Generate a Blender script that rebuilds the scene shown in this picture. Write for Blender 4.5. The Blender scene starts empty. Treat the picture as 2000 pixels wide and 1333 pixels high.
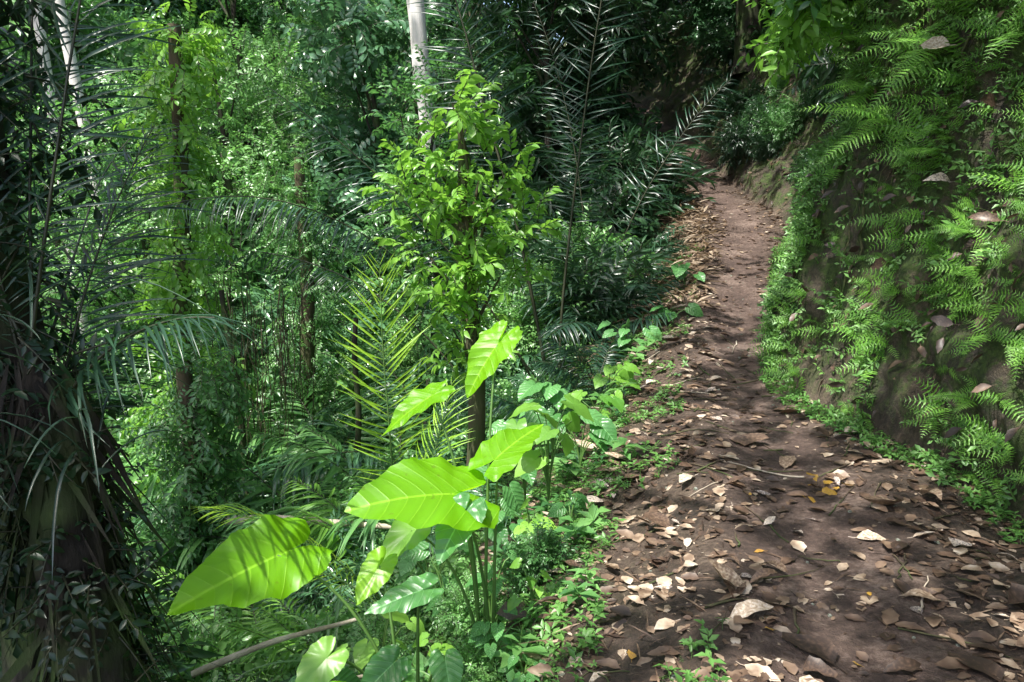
import bpy, math, numpy as np
R=np.random.default_rng(11)
scene=bpy.context.scene
COL=scene.collection
# ------------------------------------------------------------ math helpers
def nrm(a):
    a=np.asarray(a,float); return a/np.maximum(np.linalg.norm(a,axis=-1,keepdims=True),1e-9)
def sstep(a,b,x):
    t=np.clip((x-a)/(b-a),0,1); return t*t*(3-2*t)
def _h(ix,iy,iz):
    n=(ix*374761393+iy*668265263+iz*2147483647*3+iz*974634777)&0xffffffff
    n=((n^(n>>13))*1274126177)&0xffffffff
    return ((n^(n>>16))&0xffff)/65535.0
def vnoise(p):
    i=np.floor(p).astype(np.int64); f=p-i; f=f*f*(3-2*f)
    r=0
    for a in (0,1):
        for b in (0,1):
            for c in (0,1):
                w=(f[...,0] if a else 1-f[...,0])*(f[...,1] if b else 1-f[...,1])*(f[...,2] if c else 1-f[...,2])
                r=r+w*_h(i[...,0]+a,i[...,1]+b,i[...,2]+c)
    return r*2-1
def fbm(p,o=4):
    p=np.asarray(p,float); r=0;a=1;t=0
    for k in range(o):
        r=r+a*vnoise(p*(2**k)+17.3*k); t+=a; a*=.5
    return r/t
def frames(d,n):
    y=nrm(d); x=nrm(np.cross(y,n)); z=np.cross(x,y)
    return np.stack([x,y,z],-1)
# ------------------------------------------------------------ templates
class T: pass
def tpl(V,F,LC=None,m=0):
    t=T(); t.V=np.asarray(V,float); t.F=np.asarray(F,int).reshape(-1,4)
    t.LC=np.zeros((len(t.V),3)) if LC is None else np.asarray(LC,float)
    t.M=np.full(len(t.F),m,int); return t
def inst(t,M,P,rnd=None):
    k=len(P); n=len(t.V); o=T()
    o.V=(np.einsum('kij,nj->kni',M,t.V)+np.asarray(P)[:,None,:]).reshape(-1,3)
    o.F=(t.F[None]+(np.arange(k)*n)[:,None,None]).reshape(-1,4)
    lc=np.repeat(t.LC[None],k,0)
    if rnd is not None: lc[:,:,2]=(lc[:,:,2]*.35+np.asarray(rnd)[:,None]*.65)
    o.LC=lc.reshape(-1,3); o.M=np.tile(t.M,k); return o
def merge(L):
    o=T(); V=[];F=[];C=[];M=[];n=0
    for t in L:
        V.append(t.V);F.append(t.F+n);C.append(t.LC);M.append(t.M);n+=len(t.V)
    o.V=np.concatenate(V);o.F=np.concatenate(F);o.LC=np.concatenate(C);o.M=np.concatenate(M);return o
def remat(t,m):
    o=T();o.V=t.V;o.F=t.F;o.LC=t.LC;o.M=np.full(len(t.F),m);return o
def mesh(t,name,mats):
    me=bpy.data.meshes.new(name); nv=len(t.V); nf=len(t.F)
    me.vertices.add(nv); me.vertices.foreach_set('co',t.V.astype(np.float32).ravel())
    me.loops.add(nf*4); me.loops.foreach_set('vertex_index',t.F.astype(np.int32).ravel())
    me.polygons.add(nf); me.polygons.foreach_set('loop_start',np.arange(0,nf*4,4,dtype=np.int32))
    try: me.polygons.foreach_set('loop_total',np.full(nf,4,dtype=np.int32))
    except Exception: pass
    for m in mats: me.materials.append(m)
    me.polygons.foreach_set('material_index',t.M.astype(np.int32))
    me.polygons.foreach_set('use_smooth',np.ones(nf,dtype=bool))
    a=me.attributes.new('lc','FLOAT_VECTOR','POINT'); a.data.foreach_set('vector',t.LC.astype(np.float32).ravel())
    me.update(calc_edges=True); return me
def leaf(L=1,W=.4,n=3,fold=.25,curl=.2,pk=.4,rz=0.0,wav=0.0):
    V=[];C=[]
    for i in range(n+1):
        t=i/n
        w=W*.5*(math.sin(math.pi*min(1,t**(math.log(.5)/math.log(pk))))**.8 if 0<t<1 else .03)
        z=-curl*t*t*L; y=L*(t-.12*curl*t*t)
        for s in (-1,0,1):
            V.append((s*w,y,z+abs(s)*w*fold*2+(wav*math.sin(t*9+s) if s else 0))); C.append((s,t,rz))
    F=[]
    for i in range(n):
        a=i*3; F+= [(a,a+1,a+4,a+3),(a+1,a+2,a+5,a+4)]
    return tpl(V,F,C)
def tube(P,rad,seg=6,m=1,lump=0,rz=.5):
    P=np.asarray(P,float); n=len(P); rad=np.broadcast_to(np.asarray(rad,float),(n,))
    d=nrm(np.gradient(P,axis=0)); ref=np.array([0.0,1,0]) if abs(d[0][1])<.8 else np.array([1.0,0,0])
    x=nrm(np.cross(d,ref)); z=np.cross(d,x)
    a=np.arange(seg)/seg*2*np.pi
    ring=(x[:,None]*np.cos(a)[None,:,None]+z[:,None]*np.sin(a)[None,:,None])
    rr=rad[:,None]*np.ones(seg)[None]
    if lump: rr=rr*(1+lump*fbm(np.concatenate([P[:,None]+ring*rad[:,None,None]],0)*3/max(rad.max()*4,.3),3))
    V=(P[:,None]+ring*rr[...,None]).reshape(-1,3)
    C=np.stack([np.tile(a/6.283,n),np.repeat(np.linspace(0,1,n),seg),np.full(n*seg,rz)],-1)
    i=np.arange(n-1)[:,None]*seg; j=np.arange(seg)[None]; k=(j+1)%seg
    F=np.stack([i+j,i+k,i+seg+k,i+seg+j],-1).reshape(-1,4)
    return tpl(V,F,C,m)
def curve(P0,d,L,droop,n=14,wob=0,rg=R):
    P=[np.array(P0,float)]; d=nrm(d); ds=L/(n-1)
    for i in range(n-1):
        d=nrm(d+np.array([0,0,-1])*droop*ds+ (rg.normal(0,wob,3) if wob else 0)); P.append(P[-1]+d*ds)
    return np.array(P)
def along(P,t):
    s=np.linspace(0,1,len(P)); t=np.asarray(t)
    q=np.stack([np.interp(t,s,P[:,k]) for k in range(3)],-1)
    g=np.gradient(P,axis=0); d=nrm(np.stack([np.interp(t,s,g[:,k]) for k in range(3)],-1)); return q,d
def frond(P,nl,LL,W=.035,ang=(70,30),rachis=.012,start=.15,lift=.15,curl=.25,rg=R,nrmhint=(0,0,1),pinn=None,jit=.08,prof=None,lseg=4,lj=.1):
    """pinnate frond: leaflets on both sides of a rachis curve"""
    t=np.linspace(start,.995,nl); q,d=along(P,t)
    hint=np.broadcast_to(np.array(nrmhint,float),d.shape)
    s=nrm(np.cross(d,hint)+1e-4); nn=nrm(np.cross(s,d))
    parts=[tube(P,np.linspace(rachis,rachis*.25,len(P)),4,1)]
    base=pinn if pinn is not None else leaf(1,W,lseg,.25,curl,.35)
    for sg in (-1,1):
        a=np.radians(np.interp(t,[start,1],ang))+rg.normal(0,jit,nl)
        pr=(np.sin(np.pi*np.clip((t-start)/(1-start)*.86+.1,0,1))**.6) if prof is None else prof((t-start)/(1-start))
        l=LL*pr*rg.uniform(1-lj,1+lj,nl)
        dd=np.cos(a)[:,None]*d+np.sin(a)[:,None]*s*sg+nn*(lift+rg.normal(0,jit,nl))[:,None]
        M=frames(dd,nn+s*sg*-.15+rg.normal(0,.12,(nl,3)))*l[:,None,None]
        parts.append(inst(base,M,q,rg.random(nl)))
    return merge(parts)
# ------------------------------------------------------------ materials
def newmat(name):
    m=bpy.data.materials.new(name); m.use_nodes=True; nt=m.node_tree; nt.nodes.clear(); return m,nt
def nd(nt,t,**k):
    n=nt.nodes.new(t)
    for a,b in k.items():
        setattr(n,a,b)
    return n
def mth(nt,op,a,b=None,c=None):
    n=nt.nodes.new('ShaderNodeMath'); n.operation=op
    for i,v in enumerate((a,b,c)):
        if v is None: continue
        if isinstance(v,(int,float)): n.inputs[i].default_value=v
        else: nt.links.new(v,n.inputs[i])
    return n.outputs[0]
def ramp(nt,fac,stops):
    n=nt.nodes.new('ShaderNodeValToRGB'); e=n.color_ramp.elements
    while len(e)<len(stops): e.new(.5)
    for i,(p,c) in enumerate(stops): e[i].position=p; e[i].color=(*c,1)
    nt.links.new(fac,n.inputs[0]); return n.outputs[0]
def leafmat(name,c0,c1,tr,tf=.4,rough=.4,veins=0,spec=.5,obr=.35,dead=False):
    m,nt=newmat(name); L=nt.links.new
    at=nd(nt,'ShaderNodeAttribute',attribute_name='lc'); sp=nd(nt,'ShaderNodeSeparateXYZ'); L(at.outputs['Vector'],sp.inputs[0])
    oi=nd(nt,'ShaderNodeObjectInfo')
    nz=nd(nt,'ShaderNodeTexNoise'); nz.inputs['Scale'].default_value=(14 if dead else 2.2); nz.inputs['Detail'].default_value=3
    tc=nd(nt,'ShaderNodeTexCoord'); L(tc.outputs['Object'],nz.inputs['Vector'])
    f=mth(nt,'ADD',mth(nt,'MULTIPLY',sp.outputs[2],1-obr),mth(nt,'MULTIPLY',oi.outputs['Random'],obr))
    f=mth(nt,'ADD',f,mth(nt,'MULTIPLY',mth(nt,'SUBTRACT',nz.outputs[0],.5),.5))
    if dead:
        f=mth(nt,'ADD',mth(nt,'MULTIPLY',mth(nt,'SUBTRACT',f,.5),2.1),.5)
        col=ramp(nt,f,c0)
    else: col=ramp(nt,f,[(.1,c0),(.85,c1)])
    trc=nd(nt,'ShaderNodeMix',data_type='RGBA'); trc.inputs[0].default_value=.5
    L(col,trc.inputs[6]); trc.inputs[7].default_value=(*tr,1)
    trcol=trc.outputs[2]
    pb=nd(nt,'ShaderNodeBsdfPrincipled'); pb.inputs['Roughness'].default_value=rough
    pb.inputs['Specular IOR Level'].default_value=spec
    tb=nd(nt,'ShaderNodeBsdfTranslucent')
    if veins:
        ax=mth(nt,'ABSOLUTE',sp.outputs[0])
        wv=mth(nt,'MULTIPLY',mth(nt,'SUBTRACT',nz.outputs[0],.5),.12)
        fr=mth(nt,'FRACT',mth(nt,'MULTIPLY',mth(nt,'ADD',mth(nt,'SUBTRACT',sp.outputs[1],mth(nt,'MULTIPLY',mth(nt,'POWER',ax,1.25),.95)),wv),veins))
        av=mth(nt,'ABSOLUTE',mth(nt,'SUBTRACT',fr,.5))
        v1=mth(nt,'LESS_THAN',av,.03)
        v2=mth(nt,'LESS_THAN',ax,.013)
        vv=mth(nt,'MAXIMUM',mth(nt,'MULTIPLY',v1,.7),v2)
        bulge=mth(nt,'ADD',mth(nt,'MULTIPLY',mth(nt,'SQRT',av),.5),mth(nt,'MULTIPLY',nz.outputs[0],.25))
        n2=nd(nt,'ShaderNodeTexNoise'); n2.inputs['Scale'].default_value=9; n2.inputs['Detail'].default_value=4; L(at.outputs['Vector'],n2.inputs['Vector'])
        shade=mth(nt,'MULTIPLY',mth(nt,'SUBTRACT',.5,av),.4)
        m0=nd(nt,'ShaderNodeMix',data_type='RGBA'); L(shade,m0.inputs[0]); L(col,m0.inputs[6]); m0.inputs[7].default_value=(*[x*.6 for x in c0],1)
        mx=nd(nt,'ShaderNodeMix',data_type='RGBA'); L(mth(nt,'MULTIPLY',vv,.5),mx.inputs[0]); L(m0.outputs[2],mx.inputs[6]); mx.inputs[7].default_value=(*[min(1,x*1.8+.04) for x in c1],1)
        m3=nd(nt,'ShaderNodeMix',data_type='RGBA'); L(mth(nt,'MULTIPLY',mth(nt,'GREATER_THAN',n2.outputs[0],.68),.4),m3.inputs[0]); L(mx.outputs[2],m3.inputs[6]); m3.inputs[7].default_value=(.12,.1,.02,1)
        col=m3.outputs[2]
        m2=nd(nt,'ShaderNodeMix',data_type='RGBA'); L(mth(nt,'MULTIPLY',vv,.6),m2.inputs[0]); L(trcol,m2.inputs[6]); m2.inputs[7].default_value=(tr[0]*.5,tr[1]*.55,tr[2]*.5,1); trcol=m2.outputs[2]
        bp=nd(nt,'ShaderNodeBump'); bp.inputs['Strength'].default_value=.6; bp.inputs['Distance'].default_value=.015; L(bulge,bp.inputs['Height']); L(bp.outputs[0],pb.inputs['Normal'])
    L(col,pb.inputs['Base Color']); L(trcol,tb.inputs['Color'])
    ms=nd(nt,'ShaderNodeMixShader'); ms.inputs[0].default_value=tf; L(pb.outputs[0],ms.inputs[1]); L(tb.outputs[0],ms.inputs[2])
    o=nd(nt,'ShaderNodeOutputMaterial'); L(ms.outputs[0],o.inputs[0]); return m
def barkmat(name,c0,c1,scale=6,zs=.25,moss=0,rough=.9,bump=.6):
    m,nt=newmat(name); L=nt.links.new
    tc=nd(nt,'ShaderNodeTexCoord'); mp=nd(nt,'ShaderNodeMapping'); mp.inputs['Scale'].default_value=(1,1,zs); L(tc.outputs['Object'],mp.inputs[0])
    nz=nd(nt,'ShaderNodeTexNoise'); nz.inputs['Scale'].default_value=scale; nz.inputs['Detail'].default_value=8; nz.inputs['Roughness'].default_value=.65; L(mp.outputs[0],nz.inputs['Vector'])
    col=ramp(nt,nz.outputs[0],[(.3,c0),(.7,c1)])
    if moss:
        n2=nd(nt,'ShaderNodeTexNoise'); n2.inputs['Scale'].default_value=2.5; n2.inputs['Detail'].default_value=5; L(tc.outputs['Object'],n2.inputs['Vector'])
        fm=ramp(nt,n2.outputs[0],[(.5-moss*.2,(0,0,0)),(.65,(1,1,1))])
        mx=nd(nt,'ShaderNodeMix',data_type='RGBA'); L(fm,mx.inputs[0]); L(col,mx.inputs[6]); mx.inputs[7].default_value=(.04,.07,.012,1); col=mx.outputs[2]
    pb=nd(nt,'ShaderNodeBsdfPrincipled'); pb.inputs['Roughness'].default_value=rough; L(col,pb.inputs['Base Color'])
    bp=nd(nt,'ShaderNodeBump'); bp.inputs['Strength'].default_value=bump; bp.inputs['Distance'].default_value=.04; L(nz.outputs[0],bp.inputs['Height']); L(bp.outputs[0],pb.inputs['Normal'])
    o=nd(nt,'ShaderNodeOutputMaterial'); L(pb.outputs[0],o.inputs[0]); return m
M_green=leafmat('leaf_green',(.04,.125,.04),(.13,.3,.085),(.16,.44,.08),.35,.34,spec=.7)
M_bright=leafmat('leaf_bright',(.075,.215,.055),(.26,.49,.15),(.28,.66,.12),.37,.34,spec=.8)  # lit leaf copy: valley sunlight and highlights are put into the colour
M_young=leafmat('leaf_young',(.09,.24,.035),(.28,.52,.08),(.4,.8,.07),.42,.36,spec=.6)
M_dark=leafmat('leaf_dark',(.012,.038,.018),(.042,.105,.04),(.06,.18,.04),.28,.33,spec=.7)  # shaded leaf copy: gloom of the forest is painted into the colour
M_vinedark=leafmat('vine_dark',(.005,.016,.006),(.02,.055,.02),(.04,.12,.03),.22,.36,spec=.5)  # near-silhouette of the left foreground is painted into these vine leaves
M_blue=leafmat('leaf_glossy',(.04,.12,.055),(.14,.3,.14),(.16,.4,.13),.3,.25,spec=1.0)
M_shadecanopy=leafmat('leaf_shade_canopy',(.03,.08,.02),(.07,.18,.04),(.2,.45,.08),.45,.45)  # leaves of the added overhead canopy that casts the shade
M_fern=leafmat('fern_green',(.085,.23,.03),(.25,.5,.08),(.32,.68,.07),.36,.42)
M_creep=leafmat('creeper_green',(.05,.15,.03),(.17,.35,.08),(.18,.44,.06),.3,.42)
M_ele=leafmat('elephant_ear_lime',(.15,.42,.008),(.26,.6,.01),(.55,1.0,.01),.58,.4,veins=6,obr=.3)  # backlit glow is carried by the bright leaf colour itself
M_heart=leafmat('heart_leaf',(.05,.17,.04),(.13,.33,.1),(.18,.5,.09),.33,.33,veins=5)
M_lime=leafmat('palm_lime',(.22,.44,.03),(.44,.68,.06),(.6,1.0,.06),.45,.38)  # lime tone includes a painted backlit glow
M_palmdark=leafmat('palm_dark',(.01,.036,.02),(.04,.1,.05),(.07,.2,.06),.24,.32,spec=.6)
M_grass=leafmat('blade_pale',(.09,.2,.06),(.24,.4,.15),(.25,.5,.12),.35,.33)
M_shadegrass=leafmat('blade_shade',(.01,.03,.015),(.1,.17,.1),(.06,.15,.05),.2,.26,spec=1)  # shaded copy of the pale blades, shade put into the colour
deads=[(.0,(.04,.026,.02)),(.25,(.1,.062,.042)),(.5,(.2,.135,.09)),(.72,(.42,.33,.24)),(.88,(.62,.54,.45)),(1,(.18,.14,.13))]
M_dead=leafmat('dead_leaf',deads,None,(.25,.14,.07),.12,.45,dead=True,obr=.5)
M_yel=leafmat('yellow_leaf',[(0,(.22,.11,.03)),(.5,(.5,.3,.05)),(1,(.28,.14,.04))],None,(.5,.3,.03),.15,.45,dead=True)
M_straw=leafmat('straw_leaf',[(0,(.16,.11,.07)),(.5,(.46,.37,.27)),(1,(.66,.6,.5))],None,(.4,.28,.15),.2,.6,dead=True)
M_bark=barkmat('bark_brown',(.03,.02,.013),(.13,.09,.055),7,.25,.5)
M_barkdark=barkmat('bark_dark',(.008,.006,.005),(.04,.03,.02),9,.2,.3)
M_white=barkmat('bark_white',(.45,.42,.4),(.78,.74,.7),4,.5,0,.7,.3)
M_stem=barkmat('stem_green',(.06,.14,.03),(.12,.22,.05),8,.3,0,.5,.1)
M_stemdark=barkmat('stem_dark',(.02,.025,.012),(.06,.06,.03),8,.3,0,.5,.1)
M_log=barkmat('log_pale',(.25,.2,.14),(.55,.48,.38),8,.4,0,.9,.5)
M_rock=barkmat('rock_grey',(.16,.16,.14),(.4,.39,.36),5,1,.5,.8,.5)
# ------------------------------------------------------------ terrain
YY=np.arange(-12,260,.1)
def table(pts,k=15):
    a=np.array(pts,float); v=np.interp(YY,a[:,0],a[:,1]); ker=np.hanning(k+2)[1:-1]; ker/=ker.sum()
    vp=np.pad(v,k//2,mode='edge'); return np.convolve(vp,ker,'valid')
XC=table([(-12,-.5),(0,.6),(2.4,1.12),(3.94,1.52),(6.9,2.02),(9.8,2.78),(13.6,3.9),(18,3.95),(23,4.1),(28,3.9),(35,2),(60,0),(260,0)],21)
ZP=table([(-12,0),(6,0),(7.5,.05),(9.8,.34),(13.6,1.22),(18,2.15),(23,3.5),(28,4.8),(35,6),(60,9),(260,20)],21)
BB=table([(-12,1.4),(2.4,1.5),(3.94,1.12),(5.1,.78),(6.3,.46),(7.2,.38),(8.2,.5),(9.8,.6),(13.6,.75),(18,.7),(23,.5),(260,.6)],9)
AN=table([(-12,74),(5,80),(8,82),(11,66),(14,52),(260,46)],21)
xc=lambda y:np.interp(y,YY,XC); zp=lambda y:np.interp(y,YY,ZP); bb=lambda y:np.interp(y,YY,BB); an=lambda y:np.radians(np.interp(y,YY,AN))
def surf(s,y):
    s=np.asarray(s,float); y=np.asarray(y,float); s,y=np.broadcast_arrays(s,y)
    X0=xc(y)+bb(y); Z0=zp(y); sl=np.minimum(s,0); d=sl+bb(y); x=X0+sl
    drop=.2*sstep(.35,1.1,-d)+.78*np.maximum(0,-d-1.05)
    fl=-2.7+.55*Z0-.06*np.maximum(0,-d-4)
    zl=Z0-drop; k=.35
    zl=fl+k*np.log1p(np.exp(np.clip((zl-fl)/k,-30,30)))
    q=(-x*.5+y*.86)-15.5
    hill=.8*np.log1p(np.exp(np.clip(q/1.2,-30,30)))*1.2
    hill=np.minimum(hill,26+hill*.1)
    lh=.7*np.maximum(0,-x-11)
    z=zl+(hill+np.minimum(lh,20))*sstep(1.6,6,-d)
    # bank
    sr=np.clip(s,0,5.2); a=an(y); 
    lean=np.cos(a)*sr; rise=np.sin(a)*sr
    so=np.maximum(0,s-5.2)
    x=x+lean+so; z=z+rise*(s>0)+so*.55*np.exp(-so/60)
    n1=fbm(np.stack([x*.0+s*.8,y*.8,z*0+3],-1),4); n2=fbm(np.stack([x*3.1,y*3.1,z*3.1],-1),4)
    wb=sstep(0,.5,s)*(1-sstep(5,7,s))
    x=x-wb*(n1*.42+n2*.13)-wb*.1*sstep(2.2,3.2,s)
    offp=sstep(.3,1.1,np.abs(d))
    n3=fbm(np.stack([x*1.1,y*1.1,x*0],-1),4); n4=fbm(np.stack([x*7.1,y*7.1,x*0+9],-1),4)
    z=z+(1-wb)*(n3*(.04+.14*offp)+n4*(.007+.045*offp)) - (1-wb)*.05*np.exp(-(d/.3)**2) + wb*n2*.08
    return np.stack([x,y,z],-1)
def gz(x,y):
    x=np.asarray(x,float);y=np.asarray(y,float)
    return surf(np.minimum(x-xc(y)-bb(y),0),y)[...,2]
def gp(x,y,dz=0): return np.array([x,y,float(gz(x,y))+dz])
rows=np.concatenate([np.arange(-6,1.5,.4),np.arange(1.5,6.5,.03),np.arange(6.5,12,.06),np.arange(12,26,.16),np.arange(26,60,1.2),np.arange(60,250,12)])
cols=np.concatenate([-np.arange(160,30,-10.)[:],-np.arange(30,9,-1.)[:],-np.arange(9,3.2,-.18)[:],-np.arange(3.2,.0,-.033)[:],np.arange(0,5.2,.05),np.arange(5.2,12,.4),np.arange(12,110,7.)])
cols=np.unique(np.round(cols,4)); SG,YG=np.meshgrid(cols,rows)
TV=surf(SG,YG); nr,nc=SG.shape
i=np.arange(nr-1)[:,None]*nc; j=np.arange(nc-1)[None]
TF=np.stack([i+j,i+j+1,i+nc+j+1,i+nc+j],-1).reshape(-1,4)
D=SG+bb(YG); Pm=np.exp(-((np.abs(D-.03)/.43)**4)); Bm=sstep(-.05,.25,SG); Vg=np.exp(-((np.abs(D)/1.4)**4))
TC=np.stack([Pm*(1-Bm),Bm,Vg],-1).reshape(-1,3)
t=tpl(TV.reshape(-1,3),TF,TC)
m,nt=newmat('forest_soil'); L=nt.links.new
at=nd(nt,'ShaderNodeAttribute',attribute_name='lc'); sp=nd(nt,'ShaderNodeSeparateXYZ'); L(at.outputs['Vector'],sp.inputs[0])
tc=nd(nt,'ShaderNodeTexCoord')
def noise(sc,det=6,ro=.6,vec=None):
    n=nd(nt,'ShaderNodeTexNoise'); n.inputs['Scale'].default_value=sc; n.inputs['Detail'].default_value=det; n.inputs['Roughness'].default_value=ro; L(vec or tc.outputs['Object'],n.inputs['Vector']); return n.outputs[0]
nA=noise(2.3); nB=noise(28,8,.7); nC=noise(140,4); 
mixf=mth(nt,'ADD',mth(nt,'MULTIPLY',nA,.5),mth(nt,'MULTIPLY',nB,.5))
soil=ramp(nt,mixf,[(.38,(.055,.034,.027)),(.5,(.12,.077,.06)),(.6,(.25,.18,.145))])
floor=ramp(nt,mixf,[(.38,(.03,.02,.014)),(.5,(.085,.056,.04)),(.62,(.2,.145,.105))])
bank=ramp(nt,mixf,[(.39,(.02,.016,.01)),(.5,(.062,.048,.03)),(.61,(.14,.11,.07))])
def mix(f,a,b):
    n=nd(nt,'ShaderNodeMix',data_type='RGBA')
    if isinstance(f,float): n.inputs[0].default_value=f
    else: L(f,n.inputs[0])
    for k,v in ((6,a),(7,b)):
        if isinstance(v,tuple): n.inputs[k].default_value=(*v,1)
        else: L(v,n.inputs[k])
    return n.outputs[2]
pj=mth(nt,'ADD',sp.outputs[0],mth(nt,'MULTIPLY',mth(nt,'SUBTRACT',nB,.5),.6)); 
pc=nd(nt,'ShaderNodeClamp'); L(pj,pc.inputs[0])
base=mix(pc.outputs[0],floor,soil); base=mix(sp.outputs[1],base,bank)
mossm=ramp(nt,noise(4.5,8,.7),[(.45,(0,0,0)),(.57,(1,1,1))])
mm=mth(nt,'MULTIPLY',mossm,mth(nt,'SUBTRACT',.8,mth(nt,'MULTIPLY',sp.outputs[2],.8))); mc=nd(nt,'ShaderNodeClamp'); L(mth(nt,'ADD',mm,mth(nt,'MULTIPLY',mth(nt,'MULTIPLY',mossm,sp.outputs[1]),.7)),mc.inputs[0])
base=mix(mc.outputs[0],base,ramp(nt,nB,[(.35,(.02,.04,.006)),(.7,(.085,.14,.02))]))
pb=nd(nt,'ShaderNodeBsdfPrincipled'); L(base,pb.inputs['Base Color']); pb.inputs['Roughness'].default_value=.7
hh=mth(nt,'ADD',mth(nt,'MULTIPLY',nB,1.0),mth(nt,'MULTIPLY',nC,.4))
bp=nd(nt,'ShaderNodeBump'); bp.inputs['Strength'].default_value=1; bp.inputs['Distance'].default_value=.055; L(hh,bp.inputs['Height']); L(bp.outputs[0],pb.inputs['Normal'])
o=nd(nt,'ShaderNodeOutputMaterial'); L(pb.outputs[0],o.inputs[0]); M_soil=m
def addobj(name,me,loc=(0,0,0),rot=(0,0,0),sc=1,parent=None,**props):
    ob=bpy.data.objects.new(name,me); COL.objects.link(ob); ob.location=tuple(map(float,loc)); ob.rotation_euler=rot
    ob.scale=(sc,sc,sc) if np.isscalar(sc) else sc
    if parent: ob.parent=parent
    for k,v in props.items(): ob[k]=v
    return ob
g=addobj('ground',mesh(t,'ground',[M_soil]),kind='structure',label='brown dirt footpath over sloping forest floor and bank',category='ground')
# stream
m,nt=newmat('stream_water'); pb=nd(nt,'ShaderNodeBsdfPrincipled'); pb.inputs['Roughness'].default_value=.15
L=nt.links.new; tc=nd(nt,'ShaderNodeTexCoord'); nz=nd(nt,'ShaderNodeTexNoise'); nz.inputs['Scale'].default_value=9; nz.inputs['Detail'].default_value=5; L(tc.outputs['Object'],nz.inputs['Vector'])
bp=nd(nt,'ShaderNodeBump'); bp.inputs['Strength'].default_value=.4; bp.inputs['Distance'].default_value=.05; L(nz.outputs[0],bp.inputs['Height']); L(bp.outputs[0],pb.inputs['Normal'])
L(ramp(nt,nz.outputs[0],[(.4,(.1,.12,.1)),(.62,(.5,.52,.5))]),pb.inputs['Base Color'])
o=nd(nt,'ShaderNodeOutputMaterial'); L(pb.outputs[0],o.inputs[0])
ys=np.linspace(-2,12.5,60); cx=-2.9+.35*np.sin(ys*.9)-.02*ys; hw=.55+.12*np.sin(ys*2.1)
zz=gz(cx,ys)+.05; zz=np.convolve(np.pad(zz,4,mode='edge'),np.ones(9)/9,'valid')
V=np.concatenate([np.stack([cx-hw,ys,zz],-1),np.stack([cx+hw,ys,zz],-1)]); k=np.arange(59)
addobj('stream',mesh(tpl(V,np.stack([k,k+60,k+61,k+1],-1)),'stream',[m]),kind='structure',label='shallow pale stream in the ravine',category='stream')
# ------------------------------------------------------------ foliage units
def spray(lf,n=9,ln=.5,droop=.8,ang=55,seed=0,alt=True,ll=.2,up=.2):
    rg=np.random.default_rng(seed); P=curve((0,0,0),(0,1,.25),ln,droop,7)
    parts=[tube(P,np.linspace(.006,.002,7),3,1)]
    t=np.linspace(.15,1,n); q,d=along(P,t); sg=np.where(np.arange(n)%2,1,-1)
    a=np.radians(ang)*np.ones(n); a[-1]=0.05
    s=np.array([1.0,0,0]); dd=np.cos(a)[:,None]*d+(np.sin(a)*sg)[:,None]*s+rg.normal(0,.18,(n,3))+np.array([0,0,-.15])
    M=frames(dd,np.array([0,0,1.0])+rg.normal(0,.3,(n,3)))*(ll*rg.uniform(.7,1.15,n))[:,None,None]
    parts.append(inst(lf,M,q,rg.random(n))); return merge(parts)
L_ov=leaf(1,.42,3,.18,.25,.42); L_ob=leaf(1,.5,3,.15,.3,.55); L_nar=leaf(1,.2,3,.2,.3,.35); L_lo=leaf(1,.45,2,.2,.25,.45); L_rd=leaf(1,.75,3,.15,.2,.4)
def crown(sp,C,n,rad,rg,ls=(1,1,1),sc=(.7,1.2),outw=.8,upw=.2,shell=.55):
    C=np.atleast_2d(C); idx=rg.integers(0,len(C),n); u=nrm(rg.normal(0,1,(n,3)))
    r=rad*(shell+(1-shell)*rg.random(n))*(rg.random(n)**.25)
    P=C[idx]+u*r[:,None]*np.array(ls)
    cr=rg.random(len(C))
    d=u*outw+rg.normal(0,.45,(n,3))+np.array([0,0,upw]); nn=np.array([0,0,1.0])+rg.normal(0,.45,(n,3))+u*.4
    M=frames(d,nn)*rg.uniform(*sc,n)[:,None,None]
    return inst(sp,M,P,np.clip(cr[idx]*.5+rg.random(n)*.5,0,1))
SP={}
SP['ov']=merge([spray(L_ov,9,.55,.9,55,1,ll=.2)]); SP['ov2']=spray(L_ob,11,.6,1.2,60,2,ll=.17)
SP['nar']=spray(L_nar,12,.6,1.4,45,3,ll=.28); SP['sm']=spray(L_lo,11,.4,.8,55,4,ll=.11); SP['rd']=spray(L_rd,8,.5,1.5,65,5,ll=.14)
SP['cp']=spray(leaf(1,.5,2,.15,.2,.45),10,.8,.6,60,6,ll=.34)
SP['tiny']=spray(L_lo,12,.3,1.2,55,7,ll=.075)
def bush(kind,seed,W=1.,H=1.2,ncl=9,n=240,cr=.42,sc=(.7,1.2)):
    rg=np.random.default_rng(seed); a=rg.random(ncl)*6.283; r=np.sqrt(rg.random(ncl))*W*.75
    C=np.stack([np.cos(a)*r,np.sin(a)*r,H*(.25+.75*rg.random(ncl))*(1-.35*(r/W)**2)],-1)
    parts=[crown(SP[kind],C,n,cr,rg,sc=sc,shell=.5)]
    for c in C:
        P=np.stack([np.linspace(0,1,6)**.8*c[0],np.linspace(0,1,6)**.8*c[1],np.linspace(-.1,1,6)*c[2]],-1); parts.append(tube(P,np.linspace(.02,.005,6),4,1))
    return merge(parts)
def tag(ob,label,cat,group=None):
    ob['label']=label; ob['category']=cat
    if group: ob['group']=group
    return ob
bm_=[]
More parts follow.
